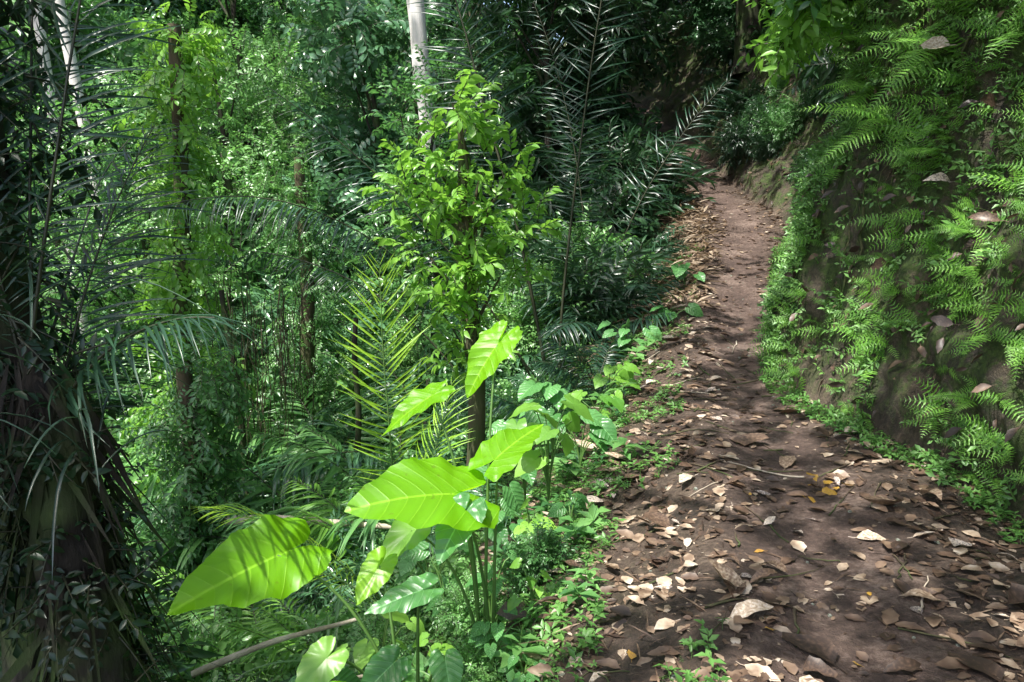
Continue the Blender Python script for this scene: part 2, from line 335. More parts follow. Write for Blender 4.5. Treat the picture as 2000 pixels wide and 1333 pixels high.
for k,(kind,mat,W,H,n,sc) in enumerate([('ov',M_green,1,1.3,260,(.5,.9)),('ov2',M_bright,1,1.1,280,(.45,.8)),('sm',M_green,.9,1.2,420,(.8,1.4)),('nar',M_blue,1,1.3,260,(.6,1.1)),('rd',M_bright,.9,1.4,330,(.5,.9)),('ov',M_blue,1.1,1.5,300,(.5,.95)),('sm',M_bright,.9,1.,420,(.7,1.3)),('nar',M_dark,1.1,1.4,300,(.6,1.1)),('ov2',M_dark,1.1,1.5,300,(.6,1.1)),('tiny',M_bright,.9,1.1,650,(.8,1.4))]):
    bm_.append(mesh(bush(kind,50+k,W,H,11,n,.42,sc),'bush',[mat,M_stemdark]))
blab=['leafy green forest shrub','light green shrub coloured as if sunlit','fine leaved green shrub','narrow leaved shrub with glossy leaves','round leaved shrub in the undergrowth','dense glossy shrub','small leaved bright shrub','dark narrow leaved shrub','forest shrub coloured dark as if shaded','tiny leaved pale green shrub']
nb=0
def putbush(x,y,s,k,dz=-.1,z=None,rg=R):
    global nb
    zz=float(gz(x,y))+dz if z is None else z
    ob=addobj('bush',bm_[k],(x,y,zz),(rg.normal(0,.12),rg.normal(0,.12),rg.random()*6.28),(s*rg.uniform(.9,1.1),s*rg.uniform(.9,1.1),s*rg.uniform(.85,1.25)))
    tag(ob,blab[k]+' growing on the ravine slope','bush','shrubs on the forest slope'); nb+=1; return ob
rg=np.random.default_rng(3)
cnt=0
while cnt<215:
    y=rg.uniform(9.5,27); x=rg.uniform(-.72*y-1,xc(y)-1.9)
    if x<-.66*y-1.2: continue
    q=-x*.5+y*.86
    if q<11.5 and rg.random()<.6: continue
    if x>xc(y)-2.6 and y>13: continue
    dark=x>.2+.02*y and y>13  # shrubs in the gloomy part mostly get the shade-coloured leaf copies
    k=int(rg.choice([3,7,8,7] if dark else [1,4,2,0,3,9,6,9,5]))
    s=rg.uniform(.7,1.05) if y<14 else rg.uniform(.95,1.6)
    putbush(x,y,s,k); cnt+=1
for _ in range(34):
    y=rg.uniform(4.6,9.5); x=rg.uniform(-.62*y,xc(y)-2.1)
    putbush(x,y,rg.uniform(.35,.6),int(rg.choice([9,2,4,6,3,1])))
for _ in range(34):
    y=rg.uniform(9,26); s0=rg.uniform(2.4,7.5); p=surf(s0,y)
    putbush(p[0],p[1],rg.uniform(.7,1.3),int(rg.choice([7,8,3,5])),z=p[2]-.2)
for _ in range(22):
    y=rg.uniform(10,22); s0=rg.uniform(.5,2.2); p=surf(s0,y)
    putbush(p[0],p[1],rg.uniform(.25,.45),int(rg.choice([7,8,2])),z=p[2]-.08)
# ------------------------------------------------------------ trees
def tree(path,rad,bmat,crownT,cmat,label,name='tree',group=None,extra=None,seg=12,lump=.12):
    P=np.array(path,float); base=P[0].copy()
    tt=np.linspace(0,1,len(P)); n=26; s=np.linspace(0,1,n)
    Q=np.stack([np.interp(s,tt,P[:,k]) for k in range(3)],-1)
    Q[:,0]+=np.sin(s*7+base[0])*.04*(s*(1-s)*4); Q-=base
    rr=np.interp(s,np.linspace(0,1,len(rad)),rad); rr=rr*(1+.5*np.exp(-s*18))
    e=bpy.data.objects.new(name,None); COL.objects.link(e); e.location=tuple(base); tag(e,label,'tree',group)
    L_=[tube(Q,rr,seg,0,lump)]
    if extra: L_+= [tube(np.array(p)-base,r_,6,0,.05) for p,r_ in extra]
    addobj('trunk',mesh(merge(L_),'trunk',[bmat]),parent=e)
    if crownT is not None:
        c=crownT; c.V=c.V-base; addobj('crown',mesh(c,'crown',[cmat,M_stemdark]),parent=e)
    return e
SUN=nrm([-.32,-.30,.89])
def shade_want(x,y):
    d=x-np.interp(y,YY,XC)
    w=.0
    if d>-1.0 and y<10.5: w=.7
    if d>.6: w=.45
    if x<-1.15 and y<4.6: w=.98
    if x<-1.9 and y<5.5: w=.9
    if x>.3 and y>17.2: w=.97
    if 0.4<x and 8<y<10.5: w=max(w,.5)
    if 11.<y<17. and -2.5<d<.8: w=.0
    elif w==0 and y>6:
        w=.75 if vnoise(np.array([x*.4+5,y*.4,1.5]))>.28 else 0
    if -4.0<x<-2.4 and 7.6<y<9.8: w=.95
    if w==0: w=.01
    return w
rg=np.random.default_rng(21); cl=[]
for gx in np.arange(-12,14,.7):
    for gy in np.arange(-3,36,.7):
        h=rg.uniform(8.5,12.5); px=gx+rg.uniform(-.3,.3); py=gy+rg.uniform(-.3,.3)
        if rg.random()<shade_want(px,py):
            g0=.8+ (zp(py) if px>-1 else 0)+(max(0,(py-15)*.6) if px<0 else 0); h=max(h,g0+7); tt=(h-g0)/SUN[2]
            if h>1.6+.235*(py+SUN[1]*tt)+.9: cl.append((px+SUN[0]*tt,py+SUN[1]*tt,h))  # out-of-view leaf clumps added up the sun ray to cast shade
cl=np.array(cl)
tall=[((-1.25,14.2),(-2.0,14.0),(.16,.13),M_white,'tall slender tree with smooth pale white trunk'),
      ((-5.2,5.2),(-4.6,5.6),(.25,.15),M_bark,'unseen tall tree with mossy brown trunk added to carry shading canopy'),  # stands outside the view, put in to hold shading foliage
      ((-7.0,13.0),(-7.7,13.0),(.09,.07),M_white,'slim pale barked tree in the ravine'),
      ((-6.7,13.8),(-8.1,13.8),(.1,.08),M_white,'pale barked forest tree leaning slightly'),
      ((3.0,25.0),(2.4,25.5),(.3,.2),M_barkdark,'dark trunked forest tree beside the path'),
      ((6.0,21),(5.4,21),(.34,.22),M_barkdark,'dark forest tree on the upper bank'),
      ((6.6,15.5),(6.0,16),(.3,.2),M_barkdark,'shaded tree growing on the bank top'),
      ((6.2,8.5),(5.2,8.6),(.3,.2),M_bark,'mossy tree rooted on the bank top'),
      ((.6,19.5),(1.2,20),(.16,.1),M_barkdark,'slender dark tree in the shaded forest')]
tops=np.array([(a[1][0],a[1][1]) for a in tall]); own=np.argmin(((cl[:,None,:2]-tops[None])**2).sum(-1),1)  # each added shade clump is hung on the nearest tall tree
for i_,(b,tp,rd,mt,lb) in enumerate(tall):
    bx,by=b; so=bx-xc(by)-bb(by)
    if so>0:
        ss=np.linspace(0,14,200); pts=surf(ss,np.full(200,by)); kk=np.argmin(abs(pts[:,0]-bx)); z0=pts[kk,2]
    else: z0=float(gz(bx,by))
    C=cl[own==i_]; rgt=np.random.default_rng(100+i_)
    top=np.array([tp[0],tp[1],11.0]); ex=[]; ct=None
    if len(C):
        ct=crown(SP['cp'],C,len(C)*4,.75,rgt,sc=(.8,1.3),shell=.2)  # unseen crown, shaped for the shade it throws below
        for c in C[::max(1,len(C)//14)]:
            s=np.linspace(0,1,9)[:,None]; st=np.array([top[0],top[1],8.5+rgt.random()*2]); Q=st+(c-st)*s; Q[:,2]+=np.sin(s[:,0]*3.14)*.5
            ex.append((Q,np.linspace(.07,.015,9)))
    tree([(bx,by,z0-.3),((bx+tp[0])/2,(by+tp[1])/2,(z0+11)/2),top],rd,mt,ct,M_shadecanopy,lb,extra=ex)
def forest_tree(x,y,h,w,kind,cmat,bmat,lb,n=900,seed=0,low=.25,cr=.62,sc=(.7,1.3)):
    r2=np.random.default_rng(seed); z0=float(gz(x,y)); nc_=22
    a=r2.random(nc_)*6.283; rr=np.sqrt(r2.random(nc_))*w; zz_=z0+h*(low+(1-low)*r2.random(nc_)); rr*=np.sqrt(np.clip(1.1-((zz_-z0-h*.6)/(h*.55))**2,.1,1))
    C=np.stack([x+np.cos(a)*rr,y+np.sin(a)*rr,zz_],-1)
    ct=crown(SP[kind],C,n,cr,r2,sc=sc,shell=.45)
    ex=[]
    for c in C[::2]:
        zs=z0+(c[2]-z0)*.7; s=np.linspace(0,1,8)[:,None]; st=np.array([x,y,zs]); ex.append((st+(c-st)*s,np.linspace(.03,.008,8)))
    tree([(x,y,z0-.2),(x+.15,y,z0+h*.5),(x-.1,y,z0+h*.92)],(.1,.03),bmat,ct,cmat,lb,extra=ex,seg=8,group='forest trees on the hillside')
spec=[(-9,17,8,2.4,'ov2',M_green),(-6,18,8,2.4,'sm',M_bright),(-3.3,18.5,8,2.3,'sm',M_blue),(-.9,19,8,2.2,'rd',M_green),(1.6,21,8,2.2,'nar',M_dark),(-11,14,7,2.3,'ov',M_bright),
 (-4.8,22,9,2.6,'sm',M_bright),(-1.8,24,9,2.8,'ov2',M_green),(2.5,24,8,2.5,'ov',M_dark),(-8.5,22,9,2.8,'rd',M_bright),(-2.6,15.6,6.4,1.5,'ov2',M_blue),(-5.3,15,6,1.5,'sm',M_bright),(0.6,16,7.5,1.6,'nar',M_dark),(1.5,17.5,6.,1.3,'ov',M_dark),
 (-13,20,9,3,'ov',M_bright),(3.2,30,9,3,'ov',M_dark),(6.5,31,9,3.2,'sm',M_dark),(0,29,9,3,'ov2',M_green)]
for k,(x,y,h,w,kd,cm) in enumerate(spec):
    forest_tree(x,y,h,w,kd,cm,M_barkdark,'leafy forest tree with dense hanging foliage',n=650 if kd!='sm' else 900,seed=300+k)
forest_tree(-1.22,11.2,5.4,.55,'sm',M_green,M_barkdark,'slim leafy tree standing behind the sapling',n=620,seed=351,low=.35,cr=.42,sc=(.7,1.2))
forest_tree(-5.3,11.6,4.2,1.1,'tiny',M_bright,M_barkdark,'fine leaved pale green ravine tree',n=850,seed=352,low=.2,cr=.5)
forest_tree(-6.6,11.6,5.2,1.0,'sm',M_bright,M_barkdark,'small leaved tree covering pale trunks',n=650,seed=353,low=.2,cr=.5)
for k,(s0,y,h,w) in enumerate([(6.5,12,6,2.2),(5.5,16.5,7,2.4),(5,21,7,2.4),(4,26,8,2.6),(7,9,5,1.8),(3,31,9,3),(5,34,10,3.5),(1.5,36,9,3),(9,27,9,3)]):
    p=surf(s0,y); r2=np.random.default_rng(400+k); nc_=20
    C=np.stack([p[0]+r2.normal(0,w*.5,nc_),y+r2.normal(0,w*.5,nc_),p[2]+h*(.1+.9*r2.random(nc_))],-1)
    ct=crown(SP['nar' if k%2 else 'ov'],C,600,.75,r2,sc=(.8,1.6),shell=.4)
    tree([(p[0],y,p[2]-.2),(p[0]+.1,y,p[2]+h*.5),(p[0],y,p[2]+h)],(.2,.06),M_barkdark,ct,M_dark,'tree on the upper bank with leaves coloured dark for shade',group='trees on the bank top',seg=8)
def vine_tree(x,y,ztop,r,seed,lb,mat,kind='rd',n=900,lean=(0,0),zb=None,tr=.14,bm=None,sc=(.55,1.0)):
    r2=np.random.default_rng(seed); z0=float(gz(x,y)); nz_=16
    zs=np.linspace(z0+.6 if zb is None else zb,ztop,nz_); a=r2.random(nz_)*6.28; f=(zs-z0)/(ztop-z0)
    C=np.stack([x+lean[0]*f+np.cos(a)*r*.6,y+lean[1]*f+np.sin(a)*r*.6,zs],-1)
    ct=crown(SP[kind],C,n,r,r2,ls=(1,1,1.3),sc=sc,upw=-.5,shell=.5)
    tree([(x,y,z0-.2),(x+lean[0]*.5,y+lean[1]*.5,(z0+ztop)/2),(x+lean[0],y+lean[1],ztop)],(tr,tr*.5),bm or M_bark,ct,mat,lb)
vine_tree(-3.95,9.2,3.5,.34,71,'tree trunk wrapped in leafy climbing vines',M_young,'ov2',n=700,lean=(.25,0),sc=(.35,.7))
vine_tree(-3.0,11.5,2.2,.5,72,'vine smothered tree with hanging leaves',M_bright,'tiny',n=900)
vine_tree(-3.2,7.6,.0,.32,75,'stump covered with climbing leaves',M_green,'sm',n=500)
vine_tree(-1.98,3.15,2.7,.2,77,'dark trunk draped in climbing leaves coloured for shade',M_vinedark,'tiny',n=420,zb=-1.2,tr=.2,bm=M_barkdark,lean=(-.12,0),sc=(.6,1.1))
def small_tree():
    x,y=-.36,7.0; z0=float(gz(x,y)); r2=np.random.default_rng(8)
    C=np.array([(-.42,6.9,2.2),(-.7,7,1.95),(-.25,6.9,1.9),(-.85,7,1.75),(-.02,7.1,1.8),(-.65,6.9,1.5),(-.2,6.8,1.5),(.05,7,1.35),(-.75,7,1.15),(-.35,6.85,1.05),(-.5,6.9,2.4),(-.1,7,.95),(-.5,6.8,.85),(-.3,6.85,1.35),(-.3,6.85,.6),(-.42,6.85,.4),(-.3,6.85,.15),(-.45,6.8,1.75)])
    ct=crown(spray(L_ov,9,.3,.9,55,31,ll=.13),C,290,.26,r2,sc=(.5,1.0),upw=.1,shell=.3)
    ex=[]
    for c in C: 
        s=np.linspace(0,1,6)[:,None]; st=np.array([x,y,max(.0,c[2]-.5)]); ex.append((st+(c-st)*s,np.linspace(.022,.006,6)))
    tree([(x+.02,y,z0-.2),(x,y,.6),(x-.08,y,2.2)],(.09,.07,.025),M_bark,ct,M_young,'small mossy trunked tree with bright young leaves',extra=ex,lump=.25)
small_tree()
for k,(x,y,h,dx) in enumerate([(-3.05,9.0,3.2,-.25),(-2.0,9.6,2.6,.1)]):
    z0=float(gz(x,y)); tree([(x,y,z0-.2),(x+dx*.5,y,z0+h*.5),(x+dx,y,z0+h)],(.045,.03),M_barkdark,None,None,'thin bare dark tree stem',group='thin stems in the ravine',seg=7)
# ------------------------------------------------------------ palms
def palm(name,base,fronds,mat,stem,label,trunk=None,cat='palm'):
    e=bpy.data.objects.new(name,None); COL.objects.link(e); b=np.array(base,float); e.location=tuple(b); tag(e,label,cat)
    if trunk is not None: addobj('trunk',mesh(trunk,'trunk',[M_barkdark]),parent=e)
    for f in fronds: addobj('frond',mesh(f,'frond',[mat,stem]),parent=e)
    return e
rp=np.random.default_rng(77)
def F(o,d,L_,droop,nl,LL,**k):
    return frond(curve(o,d,L_,droop,18,.015,rp),nl,LL,rg=rp,**k)
b=gp(.45,9.2); J=dict(jit=.2,lj=.3)
fr=[F((0,0,0),(-.16,0,1),5.6,.03,54,.6,W=.036,ang=(80,45),rachis=.024,start=.28,curl=.7,nrmhint=(.2,-1,.2),**J),
    F((.1,.1,0),(.04,.05,1),5.4,.05,50,.5,W=.036,ang=(82,45),rachis=.02,start=.3,curl=.7,nrmhint=(-.2,-1,.2),**J),
    F((-.1,0,0),(-.42,-.05,1),4.6,.2,50,.5,W=.036,ang=(75,35),rachis=.014,start=.25,curl=.8,nrmhint=(0,-.5,1),**J),
    F((0,0,0),(-.5,-.2,.9),2.4,.5,36,.4,W=.042,rachis=.012,start=.25,curl=.7,**J),
    F((0,0,0),(.5,-.3,.7),1.9,.55,34,.38,W=.042,rachis=.01,start=.25,curl=.6,**J),
    F((0,0,0),(.1,-.5,.7),1.8,.5,34,.38,W=.042,rachis=.01,start=.25,curl=.6,**J)]
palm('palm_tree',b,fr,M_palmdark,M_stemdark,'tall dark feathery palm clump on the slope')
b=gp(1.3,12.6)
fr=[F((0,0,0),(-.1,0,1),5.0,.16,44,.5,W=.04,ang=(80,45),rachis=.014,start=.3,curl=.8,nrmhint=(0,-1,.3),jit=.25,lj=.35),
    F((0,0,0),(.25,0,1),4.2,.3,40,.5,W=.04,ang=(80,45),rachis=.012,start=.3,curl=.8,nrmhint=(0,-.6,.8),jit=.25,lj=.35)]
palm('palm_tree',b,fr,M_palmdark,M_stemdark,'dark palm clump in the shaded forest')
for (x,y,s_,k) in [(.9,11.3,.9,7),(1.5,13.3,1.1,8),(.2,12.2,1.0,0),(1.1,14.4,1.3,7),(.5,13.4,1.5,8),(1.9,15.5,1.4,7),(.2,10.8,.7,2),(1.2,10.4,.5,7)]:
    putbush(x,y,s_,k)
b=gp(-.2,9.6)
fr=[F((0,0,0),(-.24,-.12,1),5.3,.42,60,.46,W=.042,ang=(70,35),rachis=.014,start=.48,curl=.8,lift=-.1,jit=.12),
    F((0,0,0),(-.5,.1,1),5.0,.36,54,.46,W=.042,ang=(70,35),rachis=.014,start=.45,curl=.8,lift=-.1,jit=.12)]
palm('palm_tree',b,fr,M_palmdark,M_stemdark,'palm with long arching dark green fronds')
b=gp(-.85,5.5)
fr=[F((0,0,0),(-.04,-.02,1),2.65,.0,34,.42,W=.036,ang=(72,30),rachis=.01,start=.36,lift=.1,curl=.22,nrmhint=(.25,-1,.1),jit=.12,lj=.15),
    F((0,0,0),(-.55,-.2,.9),1.7,.5,28,.34,W=.04,rachis=.008,start=.3,curl=.4),
    F((0,0,0),(.2,.2,1),1.8,.3,28,.34,W=.04,rachis=.008,start=.3,curl=.4),
    F((0,0,0),(-.7,.1,.6),1.5,.6,26,.32,W=.04,rachis=.008,start=.25,curl=.4)]
palm('palm_sapling',b,fr,M_lime,M_stem,'young palm with upright frond coloured a backlit lime green')
for (x,y,s,sd,mt) in [(-2.1,6.2,1.3,1,M_fern),(-1.5,7.2,1.6,2,M_bright),(.4,7.9,1.1,3,M_blue),(-.2,5.9,.9,4,M_blue),(-2.6,8.2,1.9,5,M_bright),(-1.3,8.6,2.0,6,M_bright),(-3.6,7.0,1.7,7,M_bright),(.9,8.4,1.0,8,M_palmdark),(1.5,11.5,1.6,9,M_palmdark),(2.0,13,1.3,10,M_palmdark),(-1.2,4.9,.9,11,M_fern),(-2.2,10.2,2.4,12,M_bright),(-3.4,8.6,2.3,13,M_blue),(1.2,10,1.5,14,M_palmdark),(-1.8,8.0,2.5,15,M_bright),(-3.0,6.4,1.5,16,M_bright),(-1.1,6.9,1.4,17,M_fern),(-2.7,9.4,2.9,18,M_bright),(-.9,9.8,2.6,19,M_blue),(-4.6,8.6,2.4,20,M_bright)]:
    r3=np.random.default_rng(900+sd); fr=[]
    for k in range(9):
        a=k/9*6.283+r3.normal(0,.25); el=r3.uniform(.6,1.8)
        fr.append(frond(curve((0,0,0),(math.cos(a),math.sin(a),el),s*r3.uniform(.8,1.15),.75/s*1.2,14,0.01,r3),28,.25*s,W=.085,ang=(70,35),rachis=.005*s,start=.25,curl=.6,lift=.05,rg=r3,jit=.15))
    palm('understory_palm',gp(x,y,-.05),fr,mt,M_stemdark,'low understory palm with feathery arching fronds')
# near dark palm with shaggy trunk
bx,by=-1.42,2.75; b=gp(bx,by); P=np.array([(0,0,-.3),(-.08,.05,.6),(-.26,.15,1.5),(-.42,.25,2.45)]); s=np.linspace(0,1,60); Q=np.stack([np.interp(s,np.linspace(0,1,4),P[:,k]) for k in range(3)],-1)
tp=[tube(Q,.14*(1+.1*np.sin(s*90)+.3*np.exp(-s*6))*(1-.7*sstep(.85,1,s)),16,0,.6)]
strip=leaf(1,.05,4,.1,.05,.3); fib=leaf(1,.02,3,.1,.15,.3)
n=900; tt=rp.uniform(.05,1,n); q,_=along(Q,tt); a=rp.random(n)*6.283; o_=np.stack([np.cos(a),np.sin(a),a*0],-1)
for st_,sl in ((strip,slice(0,330)),(fib,slice(330,n))):
    nn_=len(q[sl]); tp.append(remat(inst(st_,frames(o_[sl]*.3+np.array([0,0,-1])+rp.normal(0,.22,(nn_,3)),o_[sl])*rp.uniform(.2,.75,nn_)[:,None,None],q[sl]+o_[sl]*.13,rp.random(nn_)),0))
top=Q[-1]; fr=[]
for k,(dx,dy,dz,L_,dr) in enumerate([(.16,.1,1,2.5,.02),(-.05,.25,1,2.8,.08),(-.35,.1,1,2.6,.15),(-.7,.4,.5,2.1,.4),(-.1,.8,.8,2.2,.3),(-.9,-.1,.5,1.8,.5),(-.35,-.3,.8,1.9,.4),(-.3,-.5,.1,1.1,1),(-.2,.1,1,2.6,.05),(.25,-.1,.55,1.1,1.3),(-.1,-.35,.6,1.2,1.1),(.1,.2,.8,1.6,.7)]):
    fr.append(F(top+np.array([0,0,-.05*k]),(dx,dy,dz),L_,dr,54,.38,W=.036,ang=(62,30),rachis=.009,start=.1,curl=.6,lift=0,nrmhint=(0,-.7,.7) if dz>.8 else (0,0,1),jit=.2,lj=.25))
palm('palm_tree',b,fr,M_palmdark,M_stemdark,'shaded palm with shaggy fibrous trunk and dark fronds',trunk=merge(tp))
r4=np.random.default_rng(12)
def strap(o,n,L0,mat,lb,w=.022,spread=1,dr=1):
    parts=[]
    for k in range(n):
        a=r4.uniform(-3.14,3.14); P=curve(r4.normal(0,.07,3),(math.cos(a)*spread,math.sin(a)*spread,r4.uniform(.3,1.8)),L0*r4.uniform(.4,1.2),r4.uniform(2,5.5)/L0*.6*dr,12,.03,r4)
        d=nrm(np.gradient(P,axis=0)); s_=nrm(np.cross(d,np.array([0,0,1.0])+d*0)); ww=w*.5*np.sin(np.pi*np.linspace(.12,.99,12))**.6
        V=np.stack([P-s_*ww[:,None]+np.array([0,0,.004]),P,P+s_*ww[:,None]+np.array([0,0,.004])],1).reshape(-1,3)
        C=np.stack([np.tile([-1,0,1],12),np.repeat(np.linspace(0,1,12),3),np.full(36,r4.random())],-1)
        Fq=[]
        for i_ in range(11):
            a_=i_*3; Fq+=[(a_,a_+1,a_+4,a_+3),(a_+1,a_+2,a_+5,a_+4)]
        parts.append(tpl(V,Fq,C))
    ob=addobj('strap_leaf_plant',mesh(merge(parts),'strap_leaf_plant',[mat]),o); tag(ob,lb,'plant'); return ob
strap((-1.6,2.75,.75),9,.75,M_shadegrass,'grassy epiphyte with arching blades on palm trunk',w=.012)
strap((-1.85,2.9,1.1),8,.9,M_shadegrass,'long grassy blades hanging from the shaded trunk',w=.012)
strap(gp(-1.1,4.6,.1),40,.9,M_grass,'clump of arching grass blades on the slope')
strap(gp(-.7,4.4,.0),30,.6,M_grass,'tuft of long grass on the slope')
strap(gp(-1.6,5.3,.0),40,.9,M_grass,'clump of arching pale grass on the slope')
strap(gp(-2.1,4.6,.0),40,.9,M_grass,'clump of arching green grass by the stream')
strap(gp(-1.0,6.3,.0),40,.8,M_grass,'clump of fine arching grass on the slope')
vC=Q[4:-2:2]+b
iv=crown(spray(L_ov,8,.22,1.2,60,41,ll=.06),vC,420,.2,r4,sc=(.6,1.1),upw=-.4,shell=.8)
ob=addobj('climbing_vine',mesh(iv,'climbing_vine',[M_vinedark,M_stemdark])); tag(ob,'dark leafy vine climbing the palm trunk','vine')
for (x,y,s_,k) in [(-2.2,2.9,.75,8),(-2.5,3.6,.9,7),(-1.95,2.35,.5,8),(-1.35,2.2,.33,8),(-2.9,4.3,.9,8),(-3.3,5.2,.9,5),(-1.75,3.6,.45,0),(-2.3,5,.6,4),(-1.55,4.2,.45,9),(-2.35,5.6,.6,9),(-1.9,2.0,.5,8),(-1.6,2.5,.35,7)]:
    putbush(x,y,s_,k)
parts=[]
for k in range(70):
    x=r4.uniform(-3.6,-2.5); y=r4.uniform(8.8,9.8); zt=r4.uniform(.2,.8); l=r4.uniform(1,2.2)
    s=np.linspace(0,1,6); parts.append(tube(np.stack([x+r4.normal(0,.03,6),y+r4.normal(0,.03,6),zt-l*s],-1),.005,3,0))
ob=addobj('hanging_roots',mesh(merge(parts),'hanging_roots',[M_bark]),kind='stuff'); tag(ob,'curtain of thin hanging aerial roots','roots')
# ------------------------------------------------------------ elephant ear
def earleaf(L_=1,wid=.62,seed=0,fold=.18,droop=.3,nt_=72,nrng=10):
    r5=np.random.default_rng(seed); th=np.linspace(-math.pi,math.pi,nt_+1); a=np.abs(th)
    r=np.interp(np.degrees(a),[0,6,14,26,42,62,90,120,145,162,172,180],[1,.9,.8,.7,.62,.56,.53,.53,.52,.45,.28,.08])
    r=r*(1+.022*np.sin(th*13+seed)+.014*np.sin(th*31+seed)+.025*r5.normal(0,1,nt_+1)*(a>.3)*(r5.random(nt_+1)<.2)); r[-1]=r[0]
    V=[];C=[];z=r5.random()
    for k in range(nrng+1):
        f=k/nrng
        x=np.sin(th)*r*f*wid*1.25; y=np.cos(th)*r*f
        ph=(y-.95*np.abs(x)**1.25)*6*2*math.pi
        zz_=fold*np.abs(x)-droop*(np.maximum(y,0)**2)*.8-droop*.5*np.maximum(-y,0)**1.5+.004*np.cos(ph)*f+.03*f**3*np.sin(th*9+seed)+.035*f*f*np.sin(th*3+seed*2)-.2*x*x
        V.append(np.stack([x,y,zz_],-1)*L_); C.append(np.stack([x,y,x*0+z],-1))
    V=np.concatenate(V);C=np.concatenate(C); n1=nt_+1; F_=[]
    for k in range(nrng):
        for j in range(nt_):
            F_.append((k*n1+j,k*n1+j+1,(k+1)*n1+j+1,(k+1)*n1+j))
    return tpl(V,np.array(F_)[:,::-1],C)
def ear_plant(base,leaves,name,label,smat,pr=.012):
    b=np.array(base,float); e=bpy.data.objects.new(name,None); COL.objects.link(e); e.location=tuple(b); tag(e,label,'plant')
    for k,(A,Tp,N,wid,mt) in enumerate(leaves):
        A=np.array(A,float)-b; Tp=np.array(Tp,float)-b; d=Tp-A; Ln=np.linalg.norm(d)
        lf=earleaf(1,wid,k*3+int(abs(base[0])*100),.15+.1*((k*7)%3)/3,.18); M=frames(d[None],np.array(N,float)[None])*Ln*1.03
        addobj('leaf',mesh(inst(lf,M,A[None],None),'leaf',[mt]),parent=e)
        s=np.linspace(0,1,12)[:,None]; bl=np.array([0,0,-.05])+np.array([.03*math.cos(k*2.2),.03*math.sin(k*2.2),0])
        c1=bl+np.array([(A[0])*.25,(A[1])*.25,A[2]*.75+.12]); Pq=(1-s)**2*bl+2*s*(1-s)*c1+s*s*A
        addobj('stalk',mesh(tube(Pq,np.linspace(pr,pr*.4,12),7,0),'stalk',[smat]),parent=e)
E=M_ele; H=M_heart
b1=gp(-.12,3.45)
ear_plant(b1,[
 ((-.26,3.2,.38),(-.65,3.02,.44),(-.1,-.42,.9),.78,E),
 ((-.385,3.6,.70),(-.60,3.5,.58),(-.2,-.4,.9),.46,E),
 ((-.07,3.7,.93),(-.23,3.6,.72),(-.55,-.8,.3),.52,E),
 ((-.06,3.4,.48),(.13,3.6,.60),(-.3,-.5,.85),.56,E),
 ((-.20,3.1,.33),(-.3,2.95,.20),(-.2,-.7,.6),.6,H),
 ((-.45,3.35,.15),(-.58,3.22,.06),(-.3,-.7,.6),.6,M_young)],'elephant_ear_plant','elephant ear plant with huge leaves coloured a glowing lime green',M_stem,.01)
b2=gp(-.42,2.95)
ear_plant(b2,[
 ((-.92,2.93,.23),(-1.21,2.6,.20),(.25,-.45,.86),.58,E),
 ((-.62,2.5,-.15),(-.78,2.36,-.22),(.1,-.5,.8),.62,E),
 ((-.78,2.4,-.24),(-.96,2.3,-.32),(.0,-.5,.8),.6,E),
 ((-.36,2.85,.12),(-.55,2.78,.08),(0,-.4,.9),.5,H),
 ((-.56,3.15,.08),(-.64,3.02,-.02),(0,-.6,.7),.55,M_lime),
 ((-.5,2.35,-.32),(-.62,2.25,-.38),(0,-.5,.8),.7,E),
 ((-.25,2.75,-.12),(-.22,2.64,-.19),(.2,-.7,.7),.7,H),
 ((-.7,2.75,-.1),(-.8,2.65,-.18),(.1,-.6,.8),.7,M_young),
 ((-.45,2.7,-.1),(-.55,2.6,-.16),(.1,-.6,.8),.7,M_heart)],'elephant_ear_plant','elephant ear plant with broad arrow shaped leaves over slope',M_stem,.01)
def heart(x,y,n,s_,seed,mat,lb,hz=.35):
    r6=np.random.default_rng(seed); b=gp(x,y); parts=[]
    for k in range(n):
        a=r6.random()*6.283; r_=s_*r6.uniform(.4,1.5); A=np.array([math.cos(a)*r_,math.sin(a)*r_,hz*r6.uniform(.5,1.3)])
        L_=s_*r6.uniform(.6,1.1); d=np.array([math.cos(a)*.7+r6.normal(0,.3),math.sin(a)*.7-.3,-.35]); 
        parts.append(inst(earleaf(1,.75,seed+k,.15,.3,28,5),frames(d[None],np.array([[0,-.4,1.0]])+r6.normal(0,.25,(1,3)))*L_,A[None],None))
        s=np.linspace(0,1,6)[:,None]; parts.append(tube(s*A*np.array([1,1,0])*s+np.array([0,0,1])*A[2]*np.sin(s*1.57)+0*s,.004,4,1))
    ob=addobj('heart_leaf_plant',mesh(merge(parts),'heart_leaf_plant',[mat,M_stem]),b); tag(ob,lb,'plant','heart leaved plants beside the path'); return ob
